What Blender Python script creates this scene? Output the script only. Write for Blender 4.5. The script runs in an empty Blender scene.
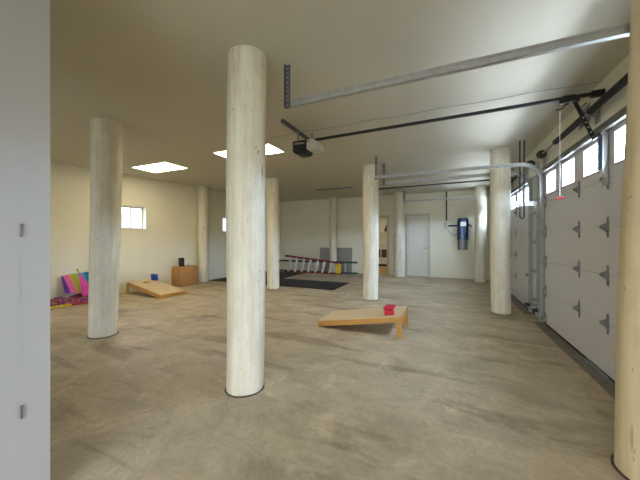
import bpy, bmesh, math, random
from mathutils import Vector, Matrix, noise as mnoise

# ---------------------------------------------------------------- camera, world, light, exposure
sc = bpy.context.scene
COL = sc.collection
PI = math.pi
YAW = math.radians(23.9)
CEIL = 2.88
cam_d = bpy.data.cameras.new('camera')
cam_d.sensor_width = 36.0
cam_d.lens = 284.0 / 640.0 * 36.0
cam_d.shift_y = -1.0 / 640.0
cam_d.clip_start = 0.02
cam = bpy.data.objects.new('camera', cam_d)
COL.objects.link(cam)
cam.location = (0, 0, 1.3)
cam.rotation_euler = (PI / 2, 0, YAW)
sc.camera = cam

sc.view_settings.view_transform = 'Standard'
sc.view_settings.look = 'None'
sc.view_settings.gamma = 1.0
sc.view_settings.use_curve_mapping = False
sc.view_settings.exposure = 0.15
sc.cycles.use_denoising = True
sc.cycles.max_bounces = 10
sc.cycles.diffuse_bounces = 6
sc.cycles.transparent_max_bounces = 12
sc.cycles.sample_clamp_indirect = 6.0
sc.cycles.caustics_reflective = False
sc.cycles.caustics_refractive = False

world = bpy.data.worlds.new('sky')
sc.world = world
world.use_nodes = True
wn = world.node_tree.nodes
wl = world.node_tree.links
wn.clear()
wo = wn.new('ShaderNodeOutputWorld')
wb = wn.new('ShaderNodeBackground')
wt = wn.new('ShaderNodeTexCoord')
ws = wn.new('ShaderNodeSeparateXYZ')
wl.new(wt.outputs['Generated'], ws.inputs[0])
wr = wn.new('ShaderNodeValToRGB')           # dim ground and tree line, bright overcast sky above
wr.color_ramp.elements[0].position = 0.07
wr.color_ramp.elements[0].color = (0.07, 0.07, 0.066, 1)
wr.color_ramp.elements[1].position = 0.13
wr.color_ramp.elements[1].color = (0.62, 0.79, 1.0, 1)
wl.new(ws.outputs['Z'], wr.inputs[0])
wl.new(wr.outputs[0], wb.inputs['Color'])
wb.inputs['Strength'].default_value = 60.0
wl.new(wb.outputs[0], wo.inputs[0])


def area(name, loc, direction, sx, sy, power, color, spread=180):
    d = bpy.data.lights.new(name, 'AREA')
    d.shape = 'RECTANGLE'
    d.size = sx
    d.size_y = sy
    d.energy = power
    d.color = color
    d.spread = math.radians(spread)
    o = bpy.data.objects.new(name, d)
    COL.objects.link(o)
    o.location = loc
    o.rotation_euler = Vector(direction).to_track_quat('-Z', 'Y').to_euler()
    return o


DAY = (0.70, 0.82, 1.0)
# added fill lamps in unseen rear openings, standing in for daylight from behind
area('rear_fill_opening', (-0.2, -2.75, 1.15), (0, 1, -0.35), 2.7, 2.0, 72, (0.86, 0.93, 1.0), 105)
area('rear_fill_window', (-5.2, -2.75, 1.35), (0, 1, -0.35), 2.3, 1.4, 34, (0.86, 0.93, 1.0), 105)
# sky light coming down through the garage door window strips
area('sky_over_near_door', (3.0, 3.8, 3.5), (-1.6, 0, -1.35), 3.6, 1.4, 150, DAY)
area('sky_over_far_door', (3.0, 7.82, 3.5), (-1.6, 0, -1.35), 4.0, 1.4, 150, DAY)
# light thrown up by the bright driveway outside
area('driveway_near_door', (3.0, 3.8, 0.6), (-1.6, 0, 1.55), 3.6, 1.0, 420, (0.80, 0.88, 1.0))
area('driveway_far_door', (3.0, 7.82, 0.6), (-1.6, 0, 1.55), 4.0, 1.0, 420, (0.80, 0.88, 1.0))
LAMP_EMISSION = 14.0
LAMP_COLOR = (1.0, 0.86, 0.58)

# ---------------------------------------------------------------- materials


def nodes_of(name):
    m = bpy.data.materials.new(name)
    m.use_nodes = True
    nt = m.node_tree
    return m, nt.nodes, nt.links, nt.nodes['Principled BSDF']


def mat(name, col, rough=0.6, metal=0.0, var=0.06, scale=8.0, stretch=(1, 1, 1), bump=0.0, spec=0.5, coord='Object'):
    m, n, l, b = nodes_of(name)
    tc = n.new('ShaderNodeTexCoord')
    mp = n.new('ShaderNodeMapping')
    mp.inputs['Scale'].default_value = stretch
    l.new(tc.outputs[coord], mp.inputs['Vector'])
    nz = n.new('ShaderNodeTexNoise')
    nz.inputs['Scale'].default_value = scale
    nz.inputs['Detail'].default_value = 6
    l.new(mp.outputs[0], nz.inputs['Vector'])
    mr = n.new('ShaderNodeMapRange')
    mr.inputs['From Min'].default_value = 0.25
    mr.inputs['From Max'].default_value = 0.75
    mr.inputs['To Min'].default_value = 1 - var
    mr.inputs['To Max'].default_value = 1 + var
    l.new(nz.outputs['Fac'], mr.inputs['Value'])
    mx = n.new('ShaderNodeMix')
    mx.data_type = 'RGBA'
    mx.blend_type = 'MULTIPLY'
    mx.inputs[0].default_value = 1.0
    mx.inputs[6].default_value = (*col, 1)
    l.new(mr.outputs[0], mx.inputs[7])
    l.new(mx.outputs[2], b.inputs['Base Color'])
    b.inputs['Roughness'].default_value = rough
    b.inputs['Metallic'].default_value = metal
    b.inputs['Specular IOR Level'].default_value = spec
    if bump:
        bp = n.new('ShaderNodeBump')
        bp.inputs['Strength'].default_value = bump
        bp.inputs['Distance'].default_value = 0.01
        l.new(nz.outputs['Fac'], bp.inputs['Height'])
        l.new(bp.outputs[0], b.inputs['Normal'])
    return m


def emit(name, col, strength):
    m, n, l, b = nodes_of(name)
    b.inputs['Base Color'].default_value = (0.9, 0.9, 0.9, 1)
    b.inputs['Emission Color'].default_value = (*col, 1)
    b.inputs['Emission Strength'].default_value = strength
    return m


def glass(name, tint=(0.95, 0.97, 1.0)):
    m = bpy.data.materials.new(name)
    m.use_nodes = True
    n, l = m.node_tree.nodes, m.node_tree.links
    n.clear()
    out = n.new('ShaderNodeOutputMaterial')
    tr = n.new('ShaderNodeBsdfTransparent')
    tr.inputs[0].default_value = (*tint, 1)
    gl = n.new('ShaderNodeBsdfGlossy')
    gl.inputs['Roughness'].default_value = 0.03
    mx = n.new('ShaderNodeMixShader')
    mx.inputs[0].default_value = 0.05
    l.new(tr.outputs[0], mx.inputs[1])
    l.new(gl.outputs[0], mx.inputs[2])
    l.new(mx.outputs[0], out.inputs[0])
    return m


def concrete():
    m, n, l, b = nodes_of('worn_concrete')
    tc = n.new('ShaderNodeTexCoord')

    def noise(scale, detail, stretch=(1, 1, 1), rot=0.0, dist=0.0):
        mp = n.new('ShaderNodeMapping')
        mp.inputs['Scale'].default_value = stretch
        mp.inputs['Rotation'].default_value = (0, 0, rot)
        l.new(tc.outputs['Object'], mp.inputs['Vector'])
        z = n.new('ShaderNodeTexNoise')
        z.inputs['Scale'].default_value = scale
        z.inputs['Detail'].default_value = detail
        z.inputs['Roughness'].default_value = 0.62
        z.inputs['Distortion'].default_value = dist
        l.new(mp.outputs[0], z.inputs['Vector'])
        return z

    def ramp(src, p0, c0, p1, c1):
        r = n.new('ShaderNodeValToRGB')
        e = r.color_ramp.elements
        e[0].position, e[0].color = p0, (*c0, 1)
        e[1].position, e[1].color = p1, (*c1, 1)
        l.new(src, r.inputs[0])
        return r

    def mul(a, c, fac=1.0, mode='MULTIPLY'):
        x = n.new('ShaderNodeMix')
        x.data_type = 'RGBA'
        x.blend_type = mode
        x.inputs[0].default_value = fac
        l.new(a, x.inputs[6])
        l.new(c, x.inputs[7])
        return x.outputs[2]

    big = ramp(noise(0.55, 5, dist=0.6).outputs['Fac'], 0.36, (0.405, 0.325, 0.21), 0.64, (0.54, 0.455, 0.335))
    mid = ramp(noise(2.1, 8, (1, 1.6, 1), 0.5, 0.9).outputs['Fac'], 0.34, (0.80, 0.79, 0.78), 0.64, (1.10, 1.10, 1.09))
    streak = ramp(noise(1.15, 7, (0.55, 2.6, 1), 0.25, 0.5).outputs['Fac'], 0.37, (0.58, 0.56, 0.54), 0.45, (1.0, 1.0, 1.0))
    fine = ramp(noise(26, 6).outputs['Fac'], 0.3, (0.90, 0.90, 0.89), 0.7, (1.08, 1.08, 1.08))
    speck = ramp(noise(48, 3).outputs['Fac'], 0.27, (0.55, 0.53, 0.5), 0.36, (1, 1, 1))
    pale = ramp(noise(1.7, 9, (1.4, 0.8, 1), -0.4, 1.2).outputs['Fac'], 0.56, (1, 1, 1), 0.66, (1.22, 1.21, 1.19))
    c = mul(big.outputs[0], mid.outputs[0])
    c = mul(c, streak.outputs[0], 0.75)
    c = mul(c, pale.outputs[0])
    c = mul(c, fine.outputs[0])
    c = mul(c, speck.outputs[0], 0.6)
    scuff = ramp(noise(6.5, 10, (1, 1, 1), 0.2, 1.5).outputs['Fac'], 0.60, (1, 1, 1), 0.70, (1.20, 1.20, 1.18))
    crk = ramp(noise(0.9, 12, (1, 1, 1), 0.9, 0.4).outputs['Fac'], 0.498, (1, 1, 1), 0.5, (0.72, 0.70, 0.68))
    crk2 = ramp(noise(0.9, 12, (1, 1, 1), 0.9, 0.4).outputs['Fac'], 0.503, (0, 0, 0), 0.505, (1, 1, 1))
    lit = n.new('ShaderNodeMix')
    lit.data_type = 'RGBA'
    lit.blend_type = 'LIGHTEN'
    lit.inputs[0].default_value = 1.0
    l.new(crk.outputs[0], lit.inputs[6])
    l.new(crk2.outputs[0], lit.inputs[7])
    c = mul(c, lit.outputs[2], 0.45)
    c = mul(c, scuff.outputs[0])
    l.new(c, b.inputs['Base Color'])
    b.inputs['Roughness'].default_value = 0.55
    b.inputs['Specular IOR Level'].default_value = 0.35
    bp = n.new('ShaderNodeBump')
    bp.inputs['Strength'].default_value = 0.12
    bp.inputs['Distance'].default_value = 0.01
    l.new(noise(20, 8).outputs['Fac'], bp.inputs['Height'])
    l.new(bp.outputs[0], b.inputs['Normal'])
    return m


def log_paint(name, col, warm=1.0):
    m, n, l, b = nodes_of(name)
    tc = n.new('ShaderNodeTexCoord')

    def nz(scale, stretch, detail=5, dist=0.0):
        mp = n.new('ShaderNodeMapping')
        mp.inputs['Scale'].default_value = stretch
        l.new(tc.outputs['Object'], mp.inputs['Vector'])
        z = n.new('ShaderNodeTexNoise')
        z.inputs['Scale'].default_value = scale
        z.inputs['Detail'].default_value = detail
        z.inputs['Distortion'].default_value = dist
        l.new(mp.outputs[0], z.inputs['Vector'])
        return z.outputs['Fac']

    def ramp(src, p0, c0, p1, c1):
        r = n.new('ShaderNodeValToRGB')
        e = r.color_ramp.elements
        e[0].position, e[0].color = p0, (*c0, 1)
        e[1].position, e[1].color = p1, (*c1, 1)
        l.new(src, r.inputs[0])
        return r.outputs[0]

    def mul(a, c, fac=1.0):
        x = n.new('ShaderNodeMix')
        x.data_type = 'RGBA'
        x.blend_type = 'MULTIPLY'
        x.inputs[0].default_value = fac
        l.new(a, x.inputs[6])
        l.new(c, x.inputs[7])
        return x.outputs[2]
    base = ramp(nz(5, (1, 1, 0.12)), 0.35, tuple(v * f for v, f in zip(col, (0.93, 0.90, 0.82))), 0.62, col)
    grain = ramp(nz(26, (1, 1, 0.035), 4), 0.34, (0.86, 0.84, 0.79), 0.52, (1, 1, 1))
    crack = ramp(nz(9, (1, 1, 0.10), 2, 0.3), 0.272, (0.30, 0.26, 0.2), 0.292, (1, 1, 1))
    knot = ramp(nz(6.5, (1, 1, 0.55), 2, 0.6), 0.235, (0.32, 0.25, 0.17), 0.265, (1, 1, 1))
    spots = ramp(nz(38, (1, 1, 0.6), 3), 0.275, (0.42, 0.38, 0.32), 0.315, (1, 1, 1))
    mott = ramp(nz(11, (1, 1, 0.4), 6, 0.8), 0.34, (0.91, 0.90, 0.87), 0.56, (1, 1, 1))
    c = mul(mul(mul(base, grain, 0.8), crack, 0.85), knot, 0.9)
    c = mul(mul(c, mott), spots, 0.8)
    l.new(c, b.inputs['Base Color'])
    b.inputs['Roughness'].default_value = 0.55
    b.inputs['Specular IOR Level'].default_value = 0.35
    bp = n.new('ShaderNodeBump')
    bp.inputs['Strength'].default_value = 0.25
    bp.inputs['Distance'].default_value = 0.01
    l.new(nz(26, (1, 1, 0.035), 4), bp.inputs['Height'])
    l.new(bp.outputs[0], b.inputs['Normal'])
    return m


def stripes(name, stops, axis='Y', lo=0.0, hi=1.0, skew=0.0):
    m, n, l, b = nodes_of(name)
    tc = n.new('ShaderNodeTexCoord')
    sp = n.new('ShaderNodeSeparateXYZ')
    l.new(tc.outputs['Object'], sp.inputs[0])
    ma = n.new('ShaderNodeMath')
    ma.operation = 'MULTIPLY_ADD'
    ma.inputs[1].default_value = skew
    l.new(sp.outputs['Z'], ma.inputs[0])
    l.new(sp.outputs[axis], ma.inputs[2])
    mr = n.new('ShaderNodeMapRange')
    mr.inputs['From Min'].default_value = lo
    mr.inputs['From Max'].default_value = hi
    l.new(ma.outputs[0], mr.inputs['Value'])
    r = n.new('ShaderNodeValToRGB')
    r.color_ramp.interpolation = 'CONSTANT'
    el = r.color_ramp.elements
    while len(el) < len(stops):
        el.new(0.5)
    for e, (p, c) in zip(el, stops):
        e.position = p
        e.color = (*c, 1)
    l.new(mr.outputs[0], r.inputs[0])
    l.new(r.outputs[0], b.inputs['Base Color'])
    b.inputs['Roughness'].default_value = 0.7
    return m


def blotches(name, cols, scale):
    m, n, l, b = nodes_of(name)
    tc = n.new('ShaderNodeTexCoord')
    v = n.new('ShaderNodeTexVoronoi')
    v.inputs['Scale'].default_value = scale
    l.new(tc.outputs['Object'], v.inputs['Vector'])
    sp = n.new('ShaderNodeSeparateColor')
    l.new(v.outputs['Color'], sp.inputs[0])
    r = n.new('ShaderNodeValToRGB')
    r.color_ramp.interpolation = 'CONSTANT'
    el = r.color_ramp.elements
    while len(el) < len(cols):
        el.new(0.5)
    for i, (e, c) in enumerate(zip(el, cols)):
        e.position = i / len(cols)
        e.color = (*c, 1)
    l.new(sp.outputs[0], r.inputs[0])
    l.new(r.outputs[0], b.inputs['Base Color'])
    b.inputs['Roughness'].default_value = 0.8
    return m


M = {}
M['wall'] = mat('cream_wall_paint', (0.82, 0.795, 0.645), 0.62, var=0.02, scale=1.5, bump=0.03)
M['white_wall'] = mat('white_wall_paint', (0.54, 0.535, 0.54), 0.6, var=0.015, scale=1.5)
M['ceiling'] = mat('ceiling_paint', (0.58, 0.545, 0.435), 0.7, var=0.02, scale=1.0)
M['floor'] = concrete()
M['sill'] = mat('damp_concrete', (0.16, 0.14, 0.11), 0.6, var=0.25, scale=9)
M['driveway'] = mat('pale_driveway', (0.55, 0.53, 0.50), 0.8, var=0.1, scale=4)
M['log'] = log_paint('cream_painted_log', (0.83, 0.80, 0.68))
M['log_tan'] = log_paint('tan_painted_log', (0.70, 0.59, 0.38))
M['joint'] = mat('dark_joint', (0.07, 0.055, 0.04), 0.9, var=0.3, scale=20)
M['door'] = mat('white_steel_door', (0.69, 0.685, 0.71), 0.45, var=0.02, scale=2)
M['house_door'] = mat('grey_white_door_paint', (0.72, 0.70, 0.62), 0.5, var=0.015)
M['trim'] = mat('beige_trim_paint', (0.60, 0.56, 0.45), 0.55, var=0.03)
M['galv'] = mat('galvanised_steel', (0.43, 0.43, 0.40), 0.5, 0.55, var=0.16, scale=18)
M['dull'] = mat('dull_zinc', (0.36, 0.36, 0.34), 0.5, 0.7, var=0.2, scale=25)
M['hinge'] = mat('grey_hinge_steel', (0.16, 0.16, 0.165), 0.5, 0.5, var=0.25, scale=30)
M['door_hinge'] = mat('zinc_hinge', (0.27, 0.27, 0.27), 0.5, 0.4, var=0.25, scale=30)
M['black'] = mat('black_metal', (0.018, 0.017, 0.018), 0.45, 0.3, var=0.2)
M['blackplastic'] = mat('black_plastic', (0.022, 0.023, 0.022), 0.4, 0, var=0.1)
M['rubber'] = mat('black_rubber', (0.022, 0.021, 0.024), 0.75, 0, var=0.25, scale=14, bump=0.1)
M['blueframe'] = mat('blue_grey_frame', (0.20, 0.27, 0.36), 0.5, 0.2, var=0.05)
M['glass'] = glass('window_glass')
M['dimming_glass'] = glass('sky_dimming_glass', (0.52, 0.52, 0.55))  # tint added to dim the over-bright sky through the left wall panes
M['vinyl'] = mat('white_vinyl', (0.70, 0.69, 0.64), 0.4, var=0.02)
M['lens'] = mat('frosted_lens', (0.60, 0.58, 0.50), 0.35, 0, var=0.03)
M['lamp'] = emit('lamp_panel', LAMP_COLOR, LAMP_EMISSION)
M['lampframe'] = mat('white_lamp_frame', (0.85, 0.84, 0.8), 0.4, var=0.01)
M['white'] = mat('white_plastic', (0.78, 0.77, 0.74), 0.45, var=0.02)
M['red'] = mat('red_plastic', (0.55, 0.03, 0.03), 0.5, var=0.05)
M['plywood'] = mat('pale_plywood', (0.66, 0.50, 0.29), 0.5, 0, var=0.08, scale=3.0, stretch=(1, 9, 1))
M['pine'] = mat('orange_pine_side', (0.55, 0.28, 0.06), 0.5, 0, var=0.12, scale=4.0, stretch=(1, 9, 9))
M['hole'] = mat('dark_hole', (0.03, 0.02, 0.015), 0.9, var=0.1)
M['redbag'] = mat('red_canvas', (0.55, 0.02, 0.055), 0.85, var=0.15, scale=40, bump=0.1)
M['bluebag'] = mat('blue_canvas', (0.02, 0.07, 0.36), 0.85, var=0.15, scale=40, bump=0.1)
M['carton'] = mat('brown_cardboard', (0.47, 0.25, 0.085), 0.75, var=0.12, scale=5)
M['tape'] = mat('packing_tape', (0.42, 0.22, 0.08), 0.3, var=0.04)
M['speaker'] = mat('charcoal_cloth', (0.02, 0.022, 0.028), 0.8, var=0.2, scale=60)
M['redfibre'] = mat('red_fibreglass', (0.22, 0.022, 0.028), 0.45, var=0.1)
M['greenfibre'] = mat('green_fibreglass', (0.035, 0.10, 0.09), 0.45, var=0.1)
M['alu'] = mat('aluminium', (0.72, 0.72, 0.70), 0.4, 0.6, var=0.06)
M['yellow'] = mat('yellow_sticker', (0.80, 0.62, 0.02), 0.5, var=0.08, scale=30)
M['greyboard'] = mat('grey_board', (0.33, 0.32, 0.285), 0.7, var=0.06)
M['bluevac'] = mat('blue_enamel', (0.016, 0.055, 0.15), 0.22, 0.2, var=0.05)
M['greybin'] = mat('smoky_grey_bin', (0.17, 0.175, 0.185), 0.3, var=0.05)
M['wood_floor'] = mat('honey_wood_floor', (0.55, 0.36, 0.15), 0.4, var=0.1, scale=3, stretch=(1, 8, 1))
M['darkpanel'] = mat('dark_brown_panel', (0.09, 0.07, 0.05), 0.4, var=0.1)
M['pink'] = mat('pink_fabric', (0.75, 0.07, 0.42), 0.7, var=0.1)
M['gold'] = mat('gold_tip', (0.60, 0.42, 0.03), 0.35, 0.5, var=0.05)
M['rainbow'] = stripes('rainbow_fabric', [(0.0, (0.12, 0.02, 0.30)), (0.13, (0.80, 0.16, 0.42)), (0.27, (0.75, 0.30, 0.20)),
                                          (0.36, (0.45, 0.50, 0.02)), (0.52, (0.02, 0.35, 0.45)), (0.74, (0.01, 0.16, 0.42)), (0.9, (0.02, 0.42, 0.48))],
                       'Y', 0.02, 0.58, skew=0.20)
M['blanket'] = blotches('patterned_fabric', [(0.13, 0.02, 0.14), (0.32, 0.03, 0.09), (0.07, 0.02, 0.11), (0.36, 0.12, 0.10), (0.20, 0.04, 0.18), (0.34, 0.22, 0.04)], 26)
M['blanket_edge'] = stripes('red_yellow_edge', [(0.0, (0.35, 0.02, 0.03)), (0.28, (0.65, 0.50, 0.02)), (0.5, (0.38, 0.02, 0.03)), (0.93, (0.75, 0.52, 0.02))], 'Y', -0.72, 0.72)

# ---------------------------------------------------------------- mesh helpers


def box(bm, x0, x1, y0, y1, z0, z1, bev=0.0, seg=2, mtx=None):
    r = bmesh.ops.create_cube(bm, size=1.0)
    vs = r['verts']
    cx, cy, cz = (x0 + x1) / 2, (y0 + y1) / 2, (z0 + z1) / 2
    for v in vs:
        v.co = Vector((cx + v.co.x * (x1 - x0), cy + v.co.y * (y1 - y0), cz + v.co.z * (z1 - z0)))
    if bev > 0:
        es = list({e for v in vs for e in v.link_edges})
        rr = bmesh.ops.bevel(bm, geom=es, offset=bev, segments=seg, profile=0.5, affect='EDGES')
        vs = list({v for f in rr['faces'] for v in f.verts} | {v for v in vs if v.is_valid})
    if mtx is not None:
        bmesh.ops.transform(bm, matrix=mtx, verts=vs)
    return vs


def cyl(bm, p0, p1, r0, r1=None, seg=16, caps=True):
    p0, p1 = Vector(p0), Vector(p1)
    r1 = r0 if r1 is None else r1
    d = p1 - p0
    r = bmesh.ops.create_cone(bm, cap_ends=caps, segments=seg, radius1=r0, radius2=r1, depth=d.length)
    q = Vector((0, 0, 1)).rotation_difference(d.normalized()).to_matrix().to_4x4()
    bmesh.ops.transform(bm, matrix=Matrix.Translation((p0 + p1) / 2) @ q, verts=r['verts'])
    return r['verts']


def bar(bm, p0, p1, w, t, up=(0, 0, 1), bev=0.0):
    """box of section w (across) x t (along up) between two points"""
    p0, p1 = Vector(p0), Vector(p1)
    d = (p1 - p0)
    L = d.length
    d.normalize()
    u = Vector(up)
    s = d.cross(u)
    if s.length < 1e-4:
        s = d.cross(Vector((1, 0, 0)))
    s.normalize()
    u = s.cross(d)
    m = Matrix((s, u, d)).transposed().to_4x4()
    m.translation = (p0 + p1) / 2
    return box(bm, -w / 2, w / 2, -t / 2, t / 2, -L / 2, L / 2, bev, 2, m)


def tube(bm, pts, r, seg=8):
    """round tube swept along a polyline"""
    pts = [Vector(p) for p in pts]
    rings = []
    ref = Vector((0.31, 0.17, 0.93))
    for i, p in enumerate(pts):
        a = pts[max(i - 1, 0)]
        c = pts[min(i + 1, len(pts) - 1)]
        t = (c - a).normalized()
        s = t.cross(ref).normalized()
        u = s.cross(t)
        rings.append([bm.verts.new(p + (s * math.cos(k * 2 * PI / seg) + u * math.sin(k * 2 * PI / seg)) * r) for k in range(seg)])
    for A, B in zip(rings, rings[1:]):
        for k in range(seg):
            bm.faces.new((A[k], A[(k + 1) % seg], B[(k + 1) % seg], B[k]))
    bm.faces.new(rings[0][::-1])
    bm.faces.new(rings[-1])


def sweep(bm, path, prof):
    """sweep a closed profile [(a, b)]: a along the in-plane normal of an XZ path, b along Y"""
    rings = []
    for i, p in enumerate(path):
        p = Vector(p)
        a = Vector(path[max(i - 1, 0)])
        c = Vector(path[min(i + 1, len(path) - 1)])
        t = (c - a).normalized()
        nrm = Vector((-t.z, 0, t.x))
        rings.append([bm.verts.new(p + nrm * q[0] + Vector((0, q[1], 0))) for q in prof])
    k = len(prof)
    for A, B in zip(rings, rings[1:]):
        for j in range(k):
            bm.faces.new((A[j], A[(j + 1) % k], B[(j + 1) % k], B[j]))
    bm.faces.new(rings[0][::-1])
    bm.faces.new(rings[-1])


def prism(bm, pts, axis, a0, a1):
    """polygon pts extruded along an axis ('x','y','z')"""
    def mk(p, a):
        if axis == 'x':
            return Vector((a, p[0], p[1]))
        if axis == 'y':
            return Vector((p[0], a, p[1]))
        return Vector((p[0], p[1], a))
    A = [bm.verts.new(mk(p, a0)) for p in pts]
    B = [bm.verts.new(mk(p, a1)) for p in pts]
    n = len(pts)
    bm.faces.new(A[::-1])
    bm.faces.new(B)
    for i in range(n):
        bm.faces.new((A[i], A[(i + 1) % n], B[(i + 1) % n], B[i]))


def obj(name, bm, m, parent=None, smooth=False, loc=(0, 0, 0), rotz=0.0):
    bmesh.ops.recalc_face_normals(bm, faces=bm.faces[:])
    me = bpy.data.meshes.new(name)
    bm.to_mesh(me)
    bm.free()
    if smooth:
        for p in me.polygons:
            p.use_smooth = True
        try:
            me.set_sharp_from_angle(angle=math.radians(40))
        except Exception:
            pass
    me.materials.append(M[m] if isinstance(m, str) else m)
    o = bpy.data.objects.new(name, me)
    COL.objects.link(o)
    o.location = loc
    o.rotation_euler = (0, 0, rotz)
    if parent is not None:
        o.parent = parent
    return o


def tag(o, label, cat, group=None):
    o['label'] = label
    o['category'] = cat
    if group:
        o['group'] = group
    return o


def thing(name, label, cat, loc=(0, 0, 0), rotz=0.0, group=None):
    o = bpy.data.objects.new(name, None)
    COL.objects.link(o)
    o.empty_display_size = 0.1
    o.location = loc
    o.rotation_euler = (0, 0, rotz)
    return tag(o, label, cat, group)


def struct(name, bm, m, parent=None, loc=(0, 0, 0), rotz=0.0):
    o = obj(name, bm, m, parent, False, loc, rotz)
    if parent is None:
        o['kind'] = 'structure'
    return o


def NB():
    return bmesh.new()


def one(fn, *a, **k):
    bm = NB()
    fn(bm, *a, **k)
    return bm


def wall_with_holes(bm, axis, pos0, pos1, a0, a1, z0, z1, holes):
    """wall slab: thickness pos0..pos1 along the other axis, running a0..a1; holes = (h0,h1,z0,z1) sorted"""
    def slab(s0, s1, b0, b1):
        if s1 - s0 < 1e-5 or b1 - b0 < 1e-5:
            return
        if axis == 'y':
            box(bm, pos0, pos1, s0, s1, b0, b1)
        else:
            box(bm, s0, s1, pos0, pos1, b0, b1)
    cur = a0
    for (h0, h1, q0, q1) in holes:
        slab(cur, h0, z0, z1)
        slab(h0, h1, z0, q0)
        slab(h0, h1, q1, z1)
        cur = h1
    slab(cur, a1, z0, z1)


# ---------------------------------------------------------------- room shell
XR = 1.427       # inner face of the garage door wall
YB = 10.4       # inner face of the back wall
YF = -2.45      # inner face of the wall behind the photographer
DOORX = 1.38    # inner face of the garage doors
D1 = (2.26, 5.36)
D2 = (6.02, 9.64)

struct('floor', one(box, -8.2, 1.75, -2.9, 10.62, -0.2, 0.0), 'floor')
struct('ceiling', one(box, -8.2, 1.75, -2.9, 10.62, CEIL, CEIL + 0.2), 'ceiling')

bm = NB()
wall_with_holes(bm, 'y', XR, XR + 0.1, -2.9, 10.62, 0, CEIL, [(D1[0] + 0.03, D1[1] - 0.03, 0, 2.395), (D2[0] + 0.03, D2[1] - 0.03, 0, 2.395)])
struct('wall_right', bm, 'wall')

DOOR = (-1.27, -0.535, 0.0, 2.13)    # closed door
OPEN = (-2.75, -1.93, 0.0, 2.10)     # open doorway
bm = NB()
wall_with_holes(bm, 'x', YB, YB + 0.2, -7.2, XR + 0.2, 0, CEIL, [OPEN, DOOR])
struct('wall_back', bm, 'wall')

# left wall, not quite square to the rest of the room
LA = -math.atan(0.12)
LP = Vector((-7.2, 4.0, 0))
LDIR = Vector((math.sin(-LA), math.cos(LA), 0))


def on_left(s):
    return LP + LDIR * s


W1 = (0.32, 0.90, 1.54, 2.12)
W2 = (3.36, 3.98, 1.53, 2.05)
bm = NB()
wall_with_holes(bm, 'y', -0.25, 0.0, -6.9, 6.62, 0, CEIL, [W1, W2])
struct('wall_left', bm, 'wall', None, LP, LA)

bm = NB()
wall_with_holes(bm, 'x', YF - 0.2, YF, -8.2, XR + 0.2, 0, CEIL, [(-6.4, -4.0, 0.6, 2.1), (-1.6, 1.2, 0.06, 2.2)])
struct('wall_front', bm, 'wall')

# closet block whose end shows at the left edge of the picture
bm = NB()
box(bm, -3.6, -1.8, YF, 0.748, 0, CEIL)
struct('wall_closet', bm, 'white_wall')

# small windows of the left wall
for i, w in enumerate((W1, W2)):
    root = struct('window_%d' % (i + 1), one(lambda b: (
        box(b, -0.20, -0.14, w[0], w[0] + 0.035, w[2], w[3]), box(b, -0.20, -0.14, w[1] - 0.035, w[1], w[2], w[3]),
        box(b, -0.20, -0.14, w[0] + 0.035, w[1] - 0.035, w[2], w[2] + 0.035), box(b, -0.20, -0.14, w[0] + 0.035, w[1] - 0.035, w[3] - 0.035, w[3]))),
        'trim' if i == 0 else 'joint', None, LP, LA)
    mid = (w[0] + w[1]) / 2
    obj('mullion', one(box, -0.185, -0.15, mid - 0.014, mid + 0.014, w[2] + 0.035, w[3] - 0.035), 'vinyl', root)
    for a, b_ in ((w[0] + 0.035, mid - 0.014), (mid + 0.014, w[1] - 0.035)):
        obj('pane', one(box, -0.172, -0.166, a, b_, w[2] + 0.035, w[3] - 0.035), 'dimming_glass', root)
    obj('sill_board', one(box, -0.138, 0.012, w[0] + 0.003, w[1] - 0.003, w[2] + 0.001, w[2] + 0.018, 0.004), 'wall', root)

# unseen openings added for the rear fill lamps, with an enclosure outside them
for n, (a, b_, q0, q1) in ((3, (-6.4, -4.0, 0.6, 2.1)), (4, (-1.6, 1.2, 0.06, 2.2))):
    root = struct('window_%d' % n, one(lambda b: (
        box(b, a, a + 0.05, YF - 0.05, YF - 0.01, q0, q1), box(b, b_ - 0.05, b_, YF - 0.05, YF - 0.01, q0, q1),
        box(b, a + 0.05, b_ - 0.05, YF - 0.05, YF - 0.01, q0, q0 + 0.05), box(b, a + 0.05, b_ - 0.05, YF - 0.05, YF - 0.01, q1 - 0.05, q1))), 'vinyl')
bm = NB()  # added unseen enclosure, keeps the bright sky out of the rear openings
box(bm, -8.2, XR + 0.2, -4.3, -4.1, 0, CEIL)
box(bm, -8.2, -8.0, -4.1, YF - 0.2, 0, CEIL)
box(bm, XR, XR + 0.2, -4.1, YF - 0.2, 0, CEIL)
struct('wall_sky_block', bm, 'wall')
struct('ceiling_sky_block', one(box, -8.2, XR + 0.2, -4.3, -2.9, CEIL, CEIL + 0.2), 'ceiling')
struct('floor_sky_block', one(box, -8.2, XR + 0.2, -4.3, -2.9, -0.2, -0.001), 'sill')

# concrete sill strips under the garage doors
for n, d in ((1, D1), (2, D2)):
    struct('trim_%d' % n, one(box, 1.25, 1.425, d[0] - 0.06, d[1] + 0.06, 0.0005, 0.006, 0.002), 'sill')

struct('ground', one(box, 1.76, 9.0, -2.9, 12.0, -0.2, -0.002), 'driveway')

# ---------------------------------------------------------------- back doors
door = bpy.data.objects.new('door_1', None)
COL.objects.link(door)
door['kind'] = 'structure'
door.location = ((DOOR[0] + DOOR[1]) / 2, YB, 0)
hw = (DOOR[1] - DOOR[0]) / 2
bm = NB()
lw = hw - 0.035
box(bm, -lw, lw, 0.046, 0.062, 0.012, 2.095)
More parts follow.
